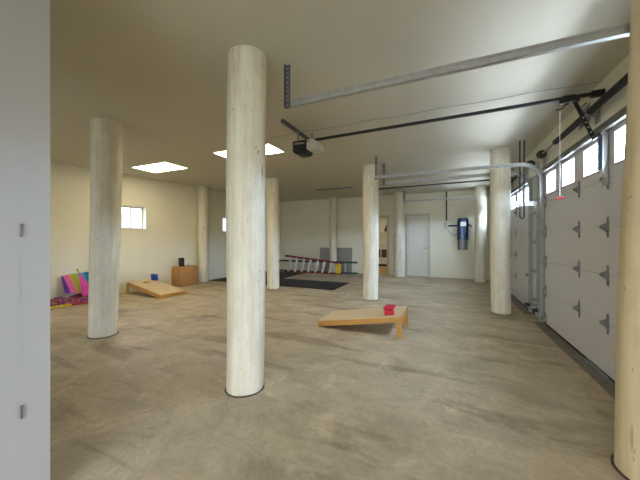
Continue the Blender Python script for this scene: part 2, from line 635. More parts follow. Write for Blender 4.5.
# stiles and rails raised around two sunken panels
for (x0, x1, z0, z1) in ((-lw, -lw + 0.11, 0.012, 2.095), (lw - 0.11, lw, 0.012, 2.095), (-lw + 0.11, lw - 0.11, 0.012, 0.27),
                         (-lw + 0.11, lw - 0.11, 0.84, 0.98), (-lw + 0.11, lw - 0.11, 1.98, 2.095)):
    box(bm, x0, x1, 0.008, 0.047, z0, z1, 0.003)
for z0, z1 in ((0.31, 0.80), (1.02, 1.94)):
    box(bm, -lw + 0.15, lw - 0.15, 0.020, 0.047, z0, z1, 0.006)
obj('door_leaf', bm, 'house_door', door)
bm = NB()
box(bm, -hw - 0.05, -hw + 0.03, -0.018, 0.10, 0, 2.18, 0.004)
box(bm, hw - 0.03, hw + 0.05, -0.018, 0.10, 0, 2.18, 0.004)
box(bm, -hw + 0.03, hw - 0.03, -0.018, 0.10, 2.10, 2.18, 0.004)
obj('door_frame', bm, 'trim', door)
bm = NB()
cyl(bm, (lw - 0.06, 0.016, 0.98), (lw - 0.06, -0.03, 0.98), 0.010)
cyl(bm, (lw - 0.06, 0.015, 0.98), (lw - 0.06, 0.008, 0.98), 0.028)
bmesh.ops.create_uvsphere(bm, u_segments=14, v_segments=8, radius=0.027, matrix=Matrix.Translation((lw - 0.06, -0.045, 0.98)))
obj('door_knob', bm, 'dull', door, True)

bm = NB()
box(bm, OPEN[1] - 0.03, OPEN[1] + 0.055, YB - 0.018, YB + 0.2, 0, 2.16, 0.004)
box(bm, OPEN[0] - 0.055, OPEN[0] + 0.03, YB - 0.018, YB + 0.2, 0, 2.16, 0.004)
box(bm, OPEN[0] + 0.03, OPEN[1] - 0.03, YB - 0.018, YB + 0.2, 2.07, 2.16, 0.004)
struct('door_2', bm, 'trim')

# room seen through the open doorway
RX0, RX1, RY1 = -5.2, -0.3, 14.2
struct('floor_hall', one(box, RX0, RX1, YB + 0.2, RY1, -0.2, 0.0), 'wood_floor')
struct('ceiling_hall', one(box, RX0, RX1, YB + 0.62, RY1, 2.6, 2.7), 'white_wall')
struct('wall_hall_far', one(box, RX0, RX1, RY1, RY1 + 0.1, 0, 2.7), 'wall')
struct('wall_hall_left', one(box, RX0 - 0.1, RX0, YB + 0.2, RY1, 0, 2.7), 'wall')
struct('wall_hall_right', one(box, RX1, RX1 + 0.1, YB + 0.2, RY1, 0, 2.7), 'wall')
struct('ceiling_hall_edge', one(box, RX0, RX1, YB + 0.2, YB + 0.62, 2.6, 2.7), 'white_wall')
lp = thing('ceiling_lamp', 'round ceiling lamp in the room behind the open doorway', 'lamp', (-3.0, 12.3, 2.6))
obj('lamp_base', one(cyl, (0, 0, -0.02), (0, 0, -0.001), 0.17, seg=24), 'lampframe', lp, True)
obj('lamp_shade', one(cyl, (0, 0, -0.09), (0, 0, -0.021), 0.13, 0.16, 24), emit('hall_lamp', (1.0, 0.85, 0.58), 60), lp, True)

cab = thing('storage_cabinet', 'white cabinet with dark front seen through the open doorway', 'cabinet', (-3.15, 13.9, 0))
obj('plinth', one(box, -0.95, 0.95, -0.24, 0.28, 0, 0.10), 'joint', cab)
obj('body', one(box, -1.0, 1.0, -0.28, 0.28, 0.10, 0.98, 0.006), 'white', cab)
obj('worktop', one(box, -1.02, 1.02, -0.31, 0.28, 0.981, 1.05, 0.008), 'vinyl', cab)
for k in range(3):
    obj('dark_panel', one(box, -0.94 + k * 0.64, -0.36 + k * 0.64, -0.295, -0.281, 0.42, 0.80, 0.004), 'darkpanel', cab)
for z, nm in ((1.38, 'upper'), (1.62, 'lower')):
    t = obj('wall_shelf', one(box, -4.15, -2.15, RY1 - 0.26, RY1 - 0.001, z, z + 0.035, 0.004), 'vinyl')
    tag(t, 'white wall shelf seen through the open doorway, %s of the two' % ('lower' if z < 1.5 else 'upper'), 'shelf')
vs = thing('vase', 'dark vase on the upper shelf seen through the open doorway', 'vase', (-2.66, RY1 - 0.14, 1.655))
bm = NB()
prof = [(0.0, 0.055), (0.06, 0.10), (0.14, 0.095), (0.22, 0.055), (0.30, 0.028), (0.34, 0.036)]
for (z0, r0), (z1, r1) in zip(prof, prof[1:]):
    cyl(bm, (0, 0, z0), (0, 0, z1), r0, r1, 18, caps=(z0 == 0.0))
obj('vase_body', bm, 'darkpanel', vs, True)

# ---------------------------------------------------------------- log columns


def log_column(x, y, r0, r1, label, seed, lean=(0, 0), material='log', ztop=CEIL - 0.001):
    rnd = random.Random(seed)
    bm = NB()
    NS, NZ = 40, 44
    ph = [rnd.random() * 6.28 for _ in range(4)]
    rings = []
    for i in range(NZ + 1):
        f = i / NZ
        z = ztop * f
        ring = []
        for k in range(NS):
            a = 2 * PI * k / NS
            r = r0 + (r1 - r0) * f
            r *= 1 + 0.012 * math.sin(2 * a + ph[0] + 0.8 * f) + 0.006 * math.sin(3 * a + ph[1] - 2 * f)
            r += 0.006 * mnoise.noise(Vector((math.cos(a) * 1.3 + seed * 7.3, math.sin(a) * 1.3, z * 0.9)))
            r += 0.0022 * mnoise.noise(Vector((math.cos(a) * 9 + seed * 3.1, math.sin(a) * 9, z * 0.7)))
            wob = 0.006 * math.sin(2.2 * z + ph[2])
            ring.append(bm.verts.new((math.cos(a) * r + lean[0] * f + wob, math.sin(a) * r + lean[1] * f, z)))
        rings.append(ring)
    for A, B in zip(rings, rings[1:]):
        for k in range(NS):
            bm.faces.new((A[k], A[(k + 1) % NS], B[(k + 1) % NS], B[k]))
    bm.faces.new(rings[0][::-1])
    bm.faces.new(rings[-1])
    o = obj('log_column', bm, material, None, True, (x, y, 0))
    tag(o, label, 'column', 'painted log columns holding up the ceiling')
    bm = NB()
    K = 48
    pts_o, pts_i = [], []
    for k in range(K):
        a = 2 * PI * k / K
        w = 0.006 + 0.006 * abs(mnoise.noise(Vector((math.cos(a) * 2, math.sin(a) * 2, seed))))
        pts_i.append((math.cos(a) * (r0 - 0.012), math.sin(a) * (r0 - 0.012)))
        pts_o.append((math.cos(a) * (r0 * 1.018 + w), math.sin(a) * (r0 * 1.018 + w)))
    lo = [bm.verts.new((p[0], p[1], 0.0008)) for p in pts_o]
    hi = [bm.verts.new((p[0], p[1], 0.008)) for p in pts_o]
    inn = [bm.verts.new((p[0], p[1], 0.010)) for p in pts_i]
    for k in range(K):
        j = (k + 1) % K
        bm.faces.new((lo[k], lo[j], hi[j], hi[k]))
        bm.faces.new((hi[k], hi[j], inn[j], inn[k]))
    obj('base_joint', bm, 'joint', o, True)
    return o


log_column(-4.25, 2.33, 0.160, 0.180, 'weathered cream log column beside the rainbow striped fabric, left of the room', 1, (0.05, 0.03))
log_column(-1.61, 2.01, 0.158, 0.170, 'large cream log column in the foreground, nearest whole column', 2, (0.03, 0.0))
log_column(1.06, 2.15, 0.178, 0.160, 'tan log column at the right edge, in front of the garage door', 3, (0.05, -0.03), 'log_tan')
log_column(0.89, 5.87, 0.150, 0.155, 'cream log column beside the pier between the two garage doors', 4, (-0.02, 0))
log_column(-1.48, 6.05, 0.160, 0.170, 'cream log column behind the cornhole board with the red bags', 5)
log_column(-4.15, 6.34, 0.160, 0.178, 'cream log column standing just in front of the black floor mats', 6, (-0.03, 0))
log_column(-6.70, 6.42, 0.150, 0.160, 'cream log column against the left wall beside the cardboard box', 7, (-0.02, 0))
log_column(-3.93, 10.1, 0.135, 0.150, 'slim cream log column behind the ladders, in front of the grey board', 8)
log_column(-1.47, 10.05, 0.185, 0.185, 'cream log column between the open doorway and the closed door', 9)
log_column(0.95, 9.75, 0.155, 0.160, 'cream log column in the far right corner beside the blue wall unit', 10)

# ---------------------------------------------------------------- ceiling lamps
for (x, y, sx, sy, lab) in ((-5.76, 4.29, 1.04, 0.54, 'bright flat ceiling lamp panel left of the foreground log column, above the blue bag'),
                            (-3.27, 4.18, 1.20, 0.48, 'bright flat ceiling lamp panel partly behind the foreground log column')):
    t = thing('ceiling_lamp', lab, 'ceiling lamp', (x, y, CEIL), 0, 'flat ceiling lamp panels')
    bm = NB()
    f = 0.014
    box(bm, -sx / 2 - f, sx / 2 + f, -sy / 2 - f, -sy / 2, -0.014, -0.001)
    box(bm, -sx / 2 - f, sx / 2 + f, sy / 2, sy / 2 + f, -0.014, -0.001)
    box(bm, -sx / 2 - f, -sx / 2, -sy / 2, sy / 2, -0.014, -0.001)
    box(bm, sx / 2, sx / 2 + f, -sy / 2, sy / 2, -0.014, -0.001)
    obj('lamp_frame', bm, 'lampframe', t)
    obj('diffuser', one(box, -sx / 2, sx / 2, -sy / 2, sy / 2, -0.010, -0.001), 'lamp', t)

# long slot vent in the ceiling
t = thing('ceiling_vent', 'long narrow slot vent in the ceiling in front of the back wall', 'vent', (-3.2, 8.27, CEIL))
bm = NB()
for y in (-0.075, 0.060):
    box(bm, -0.62, 0.62, y, y + 0.015, -0.022, -0.001)
for x in (-0.62, 0.605):
    box(bm, x, x + 0.015, -0.06, 0.06, -0.022, -0.001)
obj('vent_frame', bm, 'dull', t)
for k in range(4):
    obj('slat', one(box, -0.604, 0.604, -0.045 + k * 0.026, -0.038 + k * 0.026, -0.018, -0.001), 'joint', t)

# thin cable along the ceiling
bm = NB()
pts = [(-2.5 + 4.0 * i / 40, 3.73 + 0.012 * math.sin(i * 0.7), CEIL - 0.004) for i in range(41)]
tube(bm, pts, 0.0035, 6)
tag(obj('ceiling_cable', bm, 'dull', None, True), 'thin cable running along the ceiling above the near opener rail', 'cable')

# ---------------------------------------------------------------- garage doors
ZS = (0.028, 0.51, 0.96, 1.41, 1.86, 2.40)


def hinge_bm(y, z):
    bm = NB()
    # tapered vertical leaf, triangular ears towards +y, pivot tube
    prism(bm, [(y - 0.014, z - 0.095), (y + 0.004, z - 0.10), (y + 0.022, z - 0.045), (y + 0.075, z - 0.012), (y + 0.075, z + 0.012),
               (y + 0.022, z + 0.045), (y + 0.004, z + 0.10), (y - 0.014, z + 0.095), (y - 0.020, z + 0.03), (y - 0.020, z - 0.03)], 'x', -0.006, -0.0005)
    prism(bm, [(-0.006, z - 0.04), (-0.052, z - 0.006), (-0.052, z + 0.016), (-0.006, z + 0.04)], 'y', y + 0.018, y + 0.023)
    prism(bm, [(-0.006, z - 0.04), (-0.052, z - 0.006), (-0.052, z + 0.016), (-0.006, z + 0.04)], 'y', y - 0.018, y - 0.013)
    cyl(bm, (-0.040, y - 0.03, z + 0.004), (-0.040, y + 0.045, z + 0.004), 0.009, seg=10)
    for dz in (-0.075, 0.075):
        cyl(bm, (-0.012, y - 0.002, z + dz), (-0.005, y - 0.002, z + dz), 0.008, seg=8)
    return bm


def garage_door(d, npan, label, hinge_panels, strut=True, gap=None):
    c = (d[0] + d[1]) / 2
    root = thing('garage_door', label, 'garage door', (DOORX, c, 0), 0, 'white sectional garage doors')
    h = (d[1] - d[0]) / 2
    pw = 2 * h / npan
    for i in range(4):
        bm = NB()
        box(bm, 0, 0.045, -h, h, ZS[i] + 0.0002, ZS[i + 1] - 0.0002, 0.007, 2)
        obj('door_section', bm, 'door', root)
    # top section: rails and stiles round the windows
    z0, z1 = ZS[4] + 0.0002, ZS[5]
    w0, w1 = 1.955, 2.275
    bm = NB()
    box(bm, 0, 0.045, -h, h, z0, w0, 0.004)
    box(bm, 0, 0.045, -h, h, w1, z1, 0.004)
    cent = [-h + pw * (k + 0.5) for k in range(npan)]
    ww = 0.205
    edges = [-h] + [v for q in cent for v in (q - ww, q + ww)] + [h]
    for k in range(0, len(edges), 2):
        box(bm, 0, 0.045, edges[k], edges[k + 1], w0, w1)
    obj('top_section', bm, 'door', root)
    for q in cent:
        bm = NB()
        f = 0.022
        box(bm, -0.008, 0.03, q - ww, q - ww + f, w0, w1, 0.003)
        box(bm, -0.008, 0.03, q + ww - f, q + ww, w0, w1, 0.003)
        box(bm, -0.008, 0.03, q - ww + f, q + ww - f, w0, w0 + f, 0.003)
        box(bm, -0.008, 0.03, q - ww + f, q + ww - f, w1 - f, w1, 0.003)
        fr = obj('window_frame', bm, 'door', root)
        obj('pane', one(box, 0.014, 0.020, q - ww + f, q + ww - f, w0 + f, w1 - f), 'glass', fr)
    # galvanised stiffener across the top
    bm = NB()
    prism(bm, [(-0.001, 2.375), (-0.055, 2.375), (-0.055, 2.368), (-0.012, 2.368), (-0.012, 2.308), (-0.055, 2.308), (-0.055, 2.300), (-0.001, 2.300)], 'y', -h + 0.03, h - 0.03)
    obj('stiffener', bm, 'galv', root)
    for k in hinge_panels:
        y = -h + pw * k
        for z in ZS[1:5]:
            obj('hinge', hinge_bm(y, z), 'door_hinge', root)
    # end plates with rollers
    for s in (-1, 1):
        y = s * (h - 0.066)
        for z in (0.10,) + ZS[1:5]:
            bm = NB()
            box(bm, -0.007, -0.0005, y - 0.03, y + 0.03, z - 0.085, z + 0.085, 0.003)
            box(bm, -0.045, -0.005, y - 0.022, y + 0.022, z - 0.03, z + 0.03, 0.004)
            obj('roller_hinge', bm, 'dull', root)
    # rubber bottom seal, lifted a little where daylight leaks in
    bm = NB()
    if gap:
        g0, g1 = gap[0] - c, gap[1] - c
        box(bm, -0.004, 0.040, -h, g0, 0.0065, 0.032, 0.004)
        box(bm, -0.004, 0.040, g1, h, 0.0065, 0.032, 0.004)
        box(bm, -0.004, 0.040, g0, g1, 0.014, 0.032, 0.004)
    else:
        box(bm, -0.004, 0.040, -h, h, 0.0065, 0.032, 0.004)
    obj('bottom_seal', bm, 'rubber', root)
    return root


gd1 = garage_door(D1, 5, 'near white sectional garage door with window strip, behind the opener rail', (1, 2, 3), gap=(3.50, 3.98))
gd2 = garage_door(D2, 6, 'far white sectional garage door in the back right corner', (2, 3, 4, 5))
# punched upright that takes the opener arm, on the near door
bm = NB()
yb = 3.50 - 3.81
box(bm, -0.05, -0.009, yb - 0.022, yb - 0.018, 1.80, 2.30)
box(bm, -0.013, -0.009, yb - 0.018, yb + 0.022, 1.80, 2.30)
for k in range(9):
    cyl(bm, (-0.0165, yb + 0.003, 1.86 + k * 0.05), (-0.013, yb + 0.003, 1.86 + k * 0.05), 0.006, seg=8)
obj('opener_upright', bm, 'galv', gd1)
obj('opener_upright_plate', one(box, -0.056, -0.009, yb + 0.045, yb + 0.056, 1.955, 2.29, 0.002), 'blueframe', gd1)
o = obj('opener_cross_bar', one(box, -0.075, -0.058, yb - 0.02, -0.18, 2.262, 2.298, 0.004), 'black', gd1)
# pull grip low on the far door
obj('grip', one(box, -0.025, -0.001, -1.63, -1.43, 0.62, 0.655, 0.006), 'hinge', gd2)

# ---------------------------------------------------------------- tracks


def track(y, z, xend, side, label, hang=0.43, xv=1.348, R=0.28, mid=None):
    """side: +1 when the door lies towards -y of the track"""
    root = thing('door_track', label, 'door track', (xv, y, 0), 0, 'galvanised garage door tracks')
    path = [(xend - xv, 0, z), (-R - 0.3, 0, z)]
    for k in range(13):
        a = PI / 2 * k / 12
        path.append((-R + R * math.sin(a), 0, z - R + R * math.cos(a)))
    vert = [path[-1], (0, 0, z - R - 0.3), (0, 0, 0.03)]
    s = side
    prof = [(-0.028, 0.013 * s), (-0.017, 0.013 * s), (-0.011, 0.004 * s), (0.011, 0.004 * s), (0.017, 0.013 * s), (0.028, 0.013 * s), (0.028, -0.026 * s), (0.023, -0.026 * s), (0.023, 0.0), (-0.023, 0.0), (-0.023, -0.026 * s), (-0.028, -0.026 * s)]
    bm = NB()
    sweep(bm, path[:2], prof)
    obj('horizontal_rail', bm, 'galv', root)
    bm = NB()
    sweep(bm, path[1:], prof)
    obj('curved_rail', bm, 'galv', root)
    bm = NB()
    sweep(bm, vert, prof)
    obj('upright_rail', bm, 'galv', root)
    # punched hanger angle at the free end
    hx = xend - xv + 0.02
    bm = NB()
    box(bm, hx - 0.018, hx + 0.028, 0.014 * s, 0.018 * s, z - 0.045, CEIL - 0.001)
    box(bm, hx - 0.018, hx - 0.014, 0.018 * s, 0.050 * s, z - 0.045, CEIL - 0.001)
    obj('hanger', bm, 'hinge', root)
    n = 9
    for k in range(n):
        zz = z - 0.015 + (CEIL - z - 0.02) * k / (n - 1)
        bm = NB()
        if s < 0:
            box(bm, hx - 0.004, hx + 0.010, 0.0182 * s, 0.021 * s, zz - 0.007, zz + 0.007)
        else:
            box(bm, hx - 0.004, hx + 0.010, 0.0105 * s, 0.0138 * s, zz - 0.007, zz + 0.007)
        obj('slot', bm, 'galv' if k else 'dull', root)
    # jamb brackets on the upright
    for zz in (0.25, 0.75, 1.25, 1.75):
        bm = NB()
        box(bm, -0.012, XR - xv - 0.001, 0.014 * s, 0.020 * s, zz - 0.03, zz + 0.03)
        obj('jamb_bracket', bm, 'dull', root)
    return root


track(2.255, 2.53, -1.335, -1, 'near horizontal track overhead, closest galvanised track to the camera')
track(5.385, 2.475, -1.245, 1, 'galvanised track at the far side of the near garage door, beside the pier')
track(5.995, 2.475, -1.21, -1, 'galvanised track at the near side of the far garage door, beside the pier')
track(9.67, 2.54, -1.29, 1, 'galvanised track along the back wall above the blue wall unit')

# galvanised flag angles standing on the pier between the doors
for y, lab in ((5.50, 'galvanised steel upright on the pier beside the near garage door'), (5.84, 'galvanised steel upright on the pier beside the far garage door')):
    bm = NB()
    box(bm, -0.045, -0.001, y - 0.05, y - 0.045, 0.0, 2.58)
    box(bm, -0.006, -0.001, y - 0.045, y + 0.045, 0.0, 2.58)
    o = obj('jamb_angle', bm, 'galv', None, False, (XR, 0, 0))
    tag(o, lab, 'jamb angle', 'jamb angles on the pier')
    for k in range(5):
        bm = NB()
        cyl(bm, (-0.012, y + 0.012, 0.3 + k * 0.45), (-0.006, y + 0.012, 0.3 + k * 0.45), 0.012, seg=8)
        obj('bolt', bm, 'alu', o)

# ---------------------------------------------------------------- torsion spring shafts


def torsion(c, half, z, label, drums=True):
    x = 1.345
    root = thing('torsion_shaft', label, 'spring shaft', (x, c, z), 0, 'torsion spring shafts over the doors')
    obj('shaft', one(cyl, (0, -half, 0), (0, half, 0), 0.0125, seg=14), 'dull', root, True)
    for a, b_ in ((-1.0, -0.06), (0.06, 0.95)):
        bm = NB()
        n = 42
        for k in range(n):
            y0 = a + (b_ - a) * k / n
            y1 = a + (b_ - a) * (k + 1) / n
            cyl(bm, (0, y0, 0), (0, (y0 + y1) / 2, 0), 0.031, 0.034, 14, False)
            cyl(bm, (0, (y0 + y1) / 2, 0), (0, y1, 0), 0.034, 0.031, 14, False)
        for yy in (a, b_):
            cyl(bm, (0, yy - 0.012, 0), (0, yy + 0.012, 0), 0.036, seg=14)
        obj('spring', bm, 'black', root, True)
    for s in (-1, 1):
        bm = NB()
        y = s * (half - 0.06)
        cyl(bm, (0, y - 0.03, 0), (0, y + 0.03, 0), 0.052, 0.058, 20)
        cyl(bm, (0, y + s * 0.03, 0), (0, y + s * 0.038, 0), 0.066, seg=20)
        obj('drum', bm, 'blackplastic', root, True)
    bm = NB()
    prism(bm, [(-0.055, -0.12), (0.055, -0.12), (0.055, 0.07), (-0.055, 0.07)], 'x', 0.069, 0.0745)
    box(bm, -0.03, 0.070, -0.004, 0.002, -0.045, 0.045)
    obj('centre_bracket', bm, 'dull', root)
    bm = NB()
    cyl(bm, (0.0, -half + 0.10, 0), (0.0, -half + 0.09, 0), 0.04, seg=14)
    obj('bearing_collar', bm, 'dull', root, True)
    return root


torsion(3.80, 1.60, 2.60, 'black torsion spring shaft above the near garage door')
torsion(7.82, 1.86, 2.60, 'black torsion spring shaft above the far garage door')
t = thing('wall_plate', 'pale wooden anchor plate on the wall behind the near spring shaft', 'plate', (XR, 4.12, 2.67))
obj('backing_board', one(box, -0.006, -0.0008, -0.13, 0.13, -0.10, 0.11, 0.002), 'dull', t)
obj('slot_bar', one(box, -0.012, -0.0065, -0.07, 0.10, 0.125, 0.142, 0.002), 'black', t)

# ---------------------------------------------------------------- openers


def text_mesh(s, size, material, parent, loc, rot, name='lettering'):
    cu = bpy.data.curves.new(name, 'FONT')
    cu.body = s
    cu.size = size
    cu.extrude = 0.0006
    cu.align_x = 'CENTER'
    cu.align_y = 'CENTER'
    tmp = bpy.data.objects.new(name + '_tmp', cu)
    COL.objects.link(tmp)
    dg = bpy.context.evaluated_depsgraph_get()
    me = bpy.data.meshes.new_from_object(tmp.evaluated_get(dg))
    bpy.data.objects.remove(tmp)
    bpy.data.curves.remove(cu)
    me.materials.clear()
    me.materials.append(M[material])
    o = bpy.data.objects.new(name, me)
    COL.objects.link(o)
    o.location = loc
    o.rotation_euler = rot
    o.parent = parent
    return o


def opener(xh, y, z, xend, arm_top, arm_end, label, letters=True):
    root = thing('garage_door_opener', label, 'garage door opener', (xh, y, z), 0, 'garage door openers on the ceiling')
    hz = CEIL - z
    # motor head: dark housing with a pale lens on the door side
    bm = NB()
    prism(bm, [(-0.12, 0.030), (0.095, 0.030), (0.095, -0.105), (0.05, -0.150), (-0.08, -0.150), (-0.12, -0.120)], 'y', -0.165, 0.07)
    bmesh.ops.bevel(bm, geom=bm.edges[:], offset=0.007, segments=2, affect='EDGES')
    obj('motor_housing', bm, 'blackplastic', root)
    bm = NB()
    prism(bm, [(0.0955, 0.030), (0.19, 0.026), (0.25, -0.01), (0.275, -0.065), (0.255, -0.105), (0.17, -0.118), (0.0955, -0.108)], 'y', -0.168, 0.06)
    bmesh.ops.bevel(bm, geom=bm.edges[:], offset=0.010, segments=3, affect='EDGES')
    obj('light_lens', bm, 'lens', root)
    bm = NB()
    prism(bm, [(-0.1215, 0.02), (-0.145, 0.01), (-0.145, -0.08), (-0.1215, -0.11)], 'y', -0.155, 0.06)
    obj('rear_lens', bm, 'lens', root)
    obj('button', one(cyl, (0.125, -0.176, -0.005), (0.125, -0.168, -0.005), 0.011, seg=12), 'blackplastic', root, True)
    if letters:
        text_mesh('LiftMaster', 0.040, 'white', root, (-0.01, -0.1656, -0.012), (PI / 2, 0, 0))
    # chassis, straps and ceiling angle
    obj('chassis', one(box, -0.11, 0.18, -0.06, 0.06, 0.0305, 0.046, 0.003), 'dull', root)
    for sx, sy in ((-0.08, -0.07), (0.06, 0.07)):
        bm = NB()
        bar(bm, (sx, sy, 0.03), (sx, sy * 1.4, hz - 0.03), 0.03, 0.004, (0, 1, 0))
        obj('strap', bm, 'dull', root)
    bm = NB()
    box(bm, -0.13, -0.09, -0.46, 0.46, hz - 0.005, hz - 0.001)
    box(bm, -0.13, -0.126, -0.46, 0.46, hz - 0.042, hz - 0.005)
    obj('ceiling_angle', bm, 'hinge', root)
    # rail
    L = xend - xh
    bm = NB()
    bar(bm, (0.06, 0, 0.064), (L - 0.02, 0, 0.092), 0.036, 0.032, (0, 0, 1), 0.004)
    obj('rail', bm, 'black', root)
    bm = NB()
    box(bm, L - 0.10, L, -0.028, 0.028, 0.060, 0.118, 0.004)
    cyl(bm, (L - 0.06, -0.036, 0.088), (L - 0.06, 0.036, 0.088), 0.020, seg=14)
    obj('header_bracket', bm, 'black', root)
    # trolley with release lever
    tx = arm_top - xh
    bm = NB()
    box(bm, tx - 0.085, tx + 0.085, -0.024, 0.024, 0.035, 0.074, 0.005)
    box(bm, tx - 0.05, tx + 0.05, -0.027, 0.027, 0.05, 0.112, 0.004)
    tr = obj('trolley', bm, 'black', root)
    bm = NB()
    tube(bm, [(tx + 0.01, 0, 0.036), (tx - 0.03, 0, 0.02), (tx - 0.05, 0, -0.01), (tx - 0.09, 0, -0.016), (tx - 0.10, 0, -0.01)], 0.008)
    obj('release_lever', bm, 'black', tr, True)
    # arm
    ex, ez = arm_end[0] - xh, arm_end[1] - z
    ey = arm_end[2] - y
    bm = NB()
    bar(bm, (tx + 0.05, 0, 0.045), (ex, ey, ez), 0.006, 0.034, (1, 0, 0.6))
    a = obj('arm', bm, 'black', root)
    for k in (0.45, 0.58, 0.71, 0.84, 0.95):
        bm = NB()
        p = Vector((tx + 0.05, 0, 0.045)).lerp(Vector((ex, ey, ez)), k)
        cyl(bm, p + Vector((0, -0.008, 0)), p + Vector((0, 0.008, 0)), 0.007, seg=8)
        obj('arm_bolt', bm, 'alu', a)
    return root


op1 = opener(-1.86, 3.68, 2.65, 1.422, 1.145, (1.315, 2.275, 3.60), 'black garage door opener with pale lens hanging over the red bags')
op2 = opener(-1.83, 7.62, 2.58, 1.40, 1.02, (1.315, 2.28, 7.72), 'far garage door opener with black rail, behind the column row', False)
# release cord of the near opener
t = obj('release_cord', one(cyl, (0, 0, 0.0), (0, 0, 0.88), 0.0035, seg=8), 'white', None, True, (1.075, 3.68, 1.735))
tag(t, 'white pull cord with red grip hanging from the near opener', 'cord')
bm = NB()
box(bm, -0.030, 0.030, -0.010, 0.010, -0.024, 0.0, 0.005)
obj('grip', bm, 'red', t)

# black double strap hanging beside the tracks
t = thing('hanging_strap', 'black double strap hanging from the ceiling beside the far door tracks', 'strap', (1.115, 5.47, 1.62))
for dx in (-0.028, 0.028):
    obj('strap', one(box, dx - 0.010, dx + 0.010, -0.004, 0.004, 0.05, CEIL - 1.62 - 0.001), 'black', t)
bm = NB()
tube(bm, [(0.028 * math.cos(a), 0, 0.05 + 0.045 * math.sin(a)) for a in [PI + PI * k / 10 for k in range(11)]], 0.010)
obj('loop', bm, 'black', t, True)

o = obj('control_box', one(box, -0.105, -0.040, -0.02, 0.02, 0.19, 0.29, 0.006), 'white', t)
obj('cross_bracket', one(box, -0.039, 0.20, 0.006, 0.012, 0.205, 0.275, 0.002), 'lampframe', t)

# photo eyes at the foot of the pier
for (y, lab) in ((5.455, 'small black safety sensor low on the near door track'), (5.905, 'small black safety sensor low on the far door track')):
    t = thing('safety_sensor', lab, 'sensor', (1.30, y, 0.15), 0, 'safety sensors at the foot of the tracks')
    obj('sensor_body', one(box, -0.055, 0.02, -0.022, 0.022, 0, 0.055, 0.006), 'blackplastic', t)
    obj('bracket', one(box, 0.021, 0.143, -0.010, -0.006, 0.010, 0.05), 'dull', t)

# ---------------------------------------------------------------- closet door on the left edge
t = thing('closet_hatch', 'white flush hatch door with two dark hinges at the left edge', 'hatch', (-1.8, 0.642, 0.36))
obj('hatch_leaf', one(box, 0.0003, 0.0014, -0.62, -0.004, 0.0, 1.12), 'white_wall', t)
for z in (0.98, 0.14):
    bm = NB()
    cyl(bm, (0.007, -0.001, z - 0.026), (0.007, -0.001, z + 0.026), 0.0035, seg=10)
    for q in (-0.026, 0.026):
        bmesh.ops.create_uvsphere(bm, u_segments=8, v_segments=6, radius=0.0048, matrix=Matrix.Translation((0.007, -0.001, z + q)))
    obj('hinge', bm, 'hinge', t, True)

# ---------------------------------------------------------------- cornhole boards and bags


def cornhole(loc, rotz, label):
    """low end at x=0, high end at x=1.22, width along +y 0..0.61"""
    root = thing('cornhole_board', label, 'cornhole board', loc, rotz, 'cornhole boards')
    L, W = 1.22, 0.61
    h0, h1 = 0.092, 0.297
    th = math.atan2(h1 - h0, L)
    m = Matrix.Translation((0, 0, h0)) @ Matrix.Rotation(-th, 4, 'Y')
    # deck with a round hole
    bm = NB()
    hc, hr = Vector((L - 0.23, W / 2)), 0.076
    K = 48
    ang = [2 * PI * k / K for k in range(K)]

    def outer(a):
        dx, dy = math.cos(a), math.sin(a)
        t = 1e9
        if dx > 1e-6: t = min(t, (L - hc.x) / dx)
        if dx < -1e-6: t = min(t, (0 - hc.x) / dx)
        if dy > 1e-6: t = min(t, (W - hc.y) / dy)
        if dy < -1e-6: t = min(t, (0 - hc.y) / dy)
        return (hc.x + dx * t, hc.y + dy * t)
    corners = [math.atan2(cy - hc.y, cx - hc.x) % (2 * PI) for cx in (0, L) for cy in (0, W)]
    ang = sorted(ang + corners)
    inn, out_, inb, outb = [], [], [], []
    for a in ang:
        ix, iy = hc.x + hr * math.cos(a), hc.y + hr * math.sin(a)
        ox, oy = outer(a)
        inn.append(bm.verts.new((ix, iy, 0)))
        out_.append(bm.verts.new((ox, oy, 0)))
        inb.append(bm.verts.new((ix, iy, -0.014)))
        outb.append(bm.verts.new((ox, oy, -0.014)))
    n = len(ang)
    for k in range(n):
        j = (k + 1) % n
        bm.faces.new((inn[k], out_[k], out_[j], inn[j]))
        bm.faces.new((inb[k], inb[j], outb[j], outb[k]))
        bm.faces.new((inn[k], inn[j], inb[j], inb[k]))
        bm.faces.new((out_[k], outb[k], outb[j], out_[j]))
    bmesh.ops.remove_doubles(bm, verts=bm.verts[:], dist=1e-5)
    bmesh.ops.transform(bm, matrix=m, verts=bm.verts[:])
    obj('deck', bm, 'plywood', root)
    # frame boards under the deck
    bm = NB()
    zt, zb = -0.0145, -0.088
    cth = math.cos(th)
    box(bm, 0.0, L, 0.0, 0.02, zb, zt)
    box(bm, 0.0, L, W - 0.02, W, zb, zt)
    box(bm, 0.0, 0.02, 0.02, W - 0.02, zb, zt)
    box(bm, L - 0.02, L, 0.02, W - 0.02, zb, zt)
    bmesh.ops.transform(bm, matrix=m, verts=bm.verts[:])
    for v in bm.verts:                       # keep the low end flat on the floor
        v.co.z = max(v.co.z, 0.0005)
    obj('frame', bm, 'pine', root)
    for y in (-0.021, W + 0.001):
        bm = NB()
        prism(bm, [(L - 0.072, 0.0005), (L - 0.004, 0.0005), (L - 0.022, 0.262), (L - 0.092, 0.250)], 'y', y - 0.0, y + 0.02)
        lg = obj('leg', bm, 'pine', root)
    return root, m


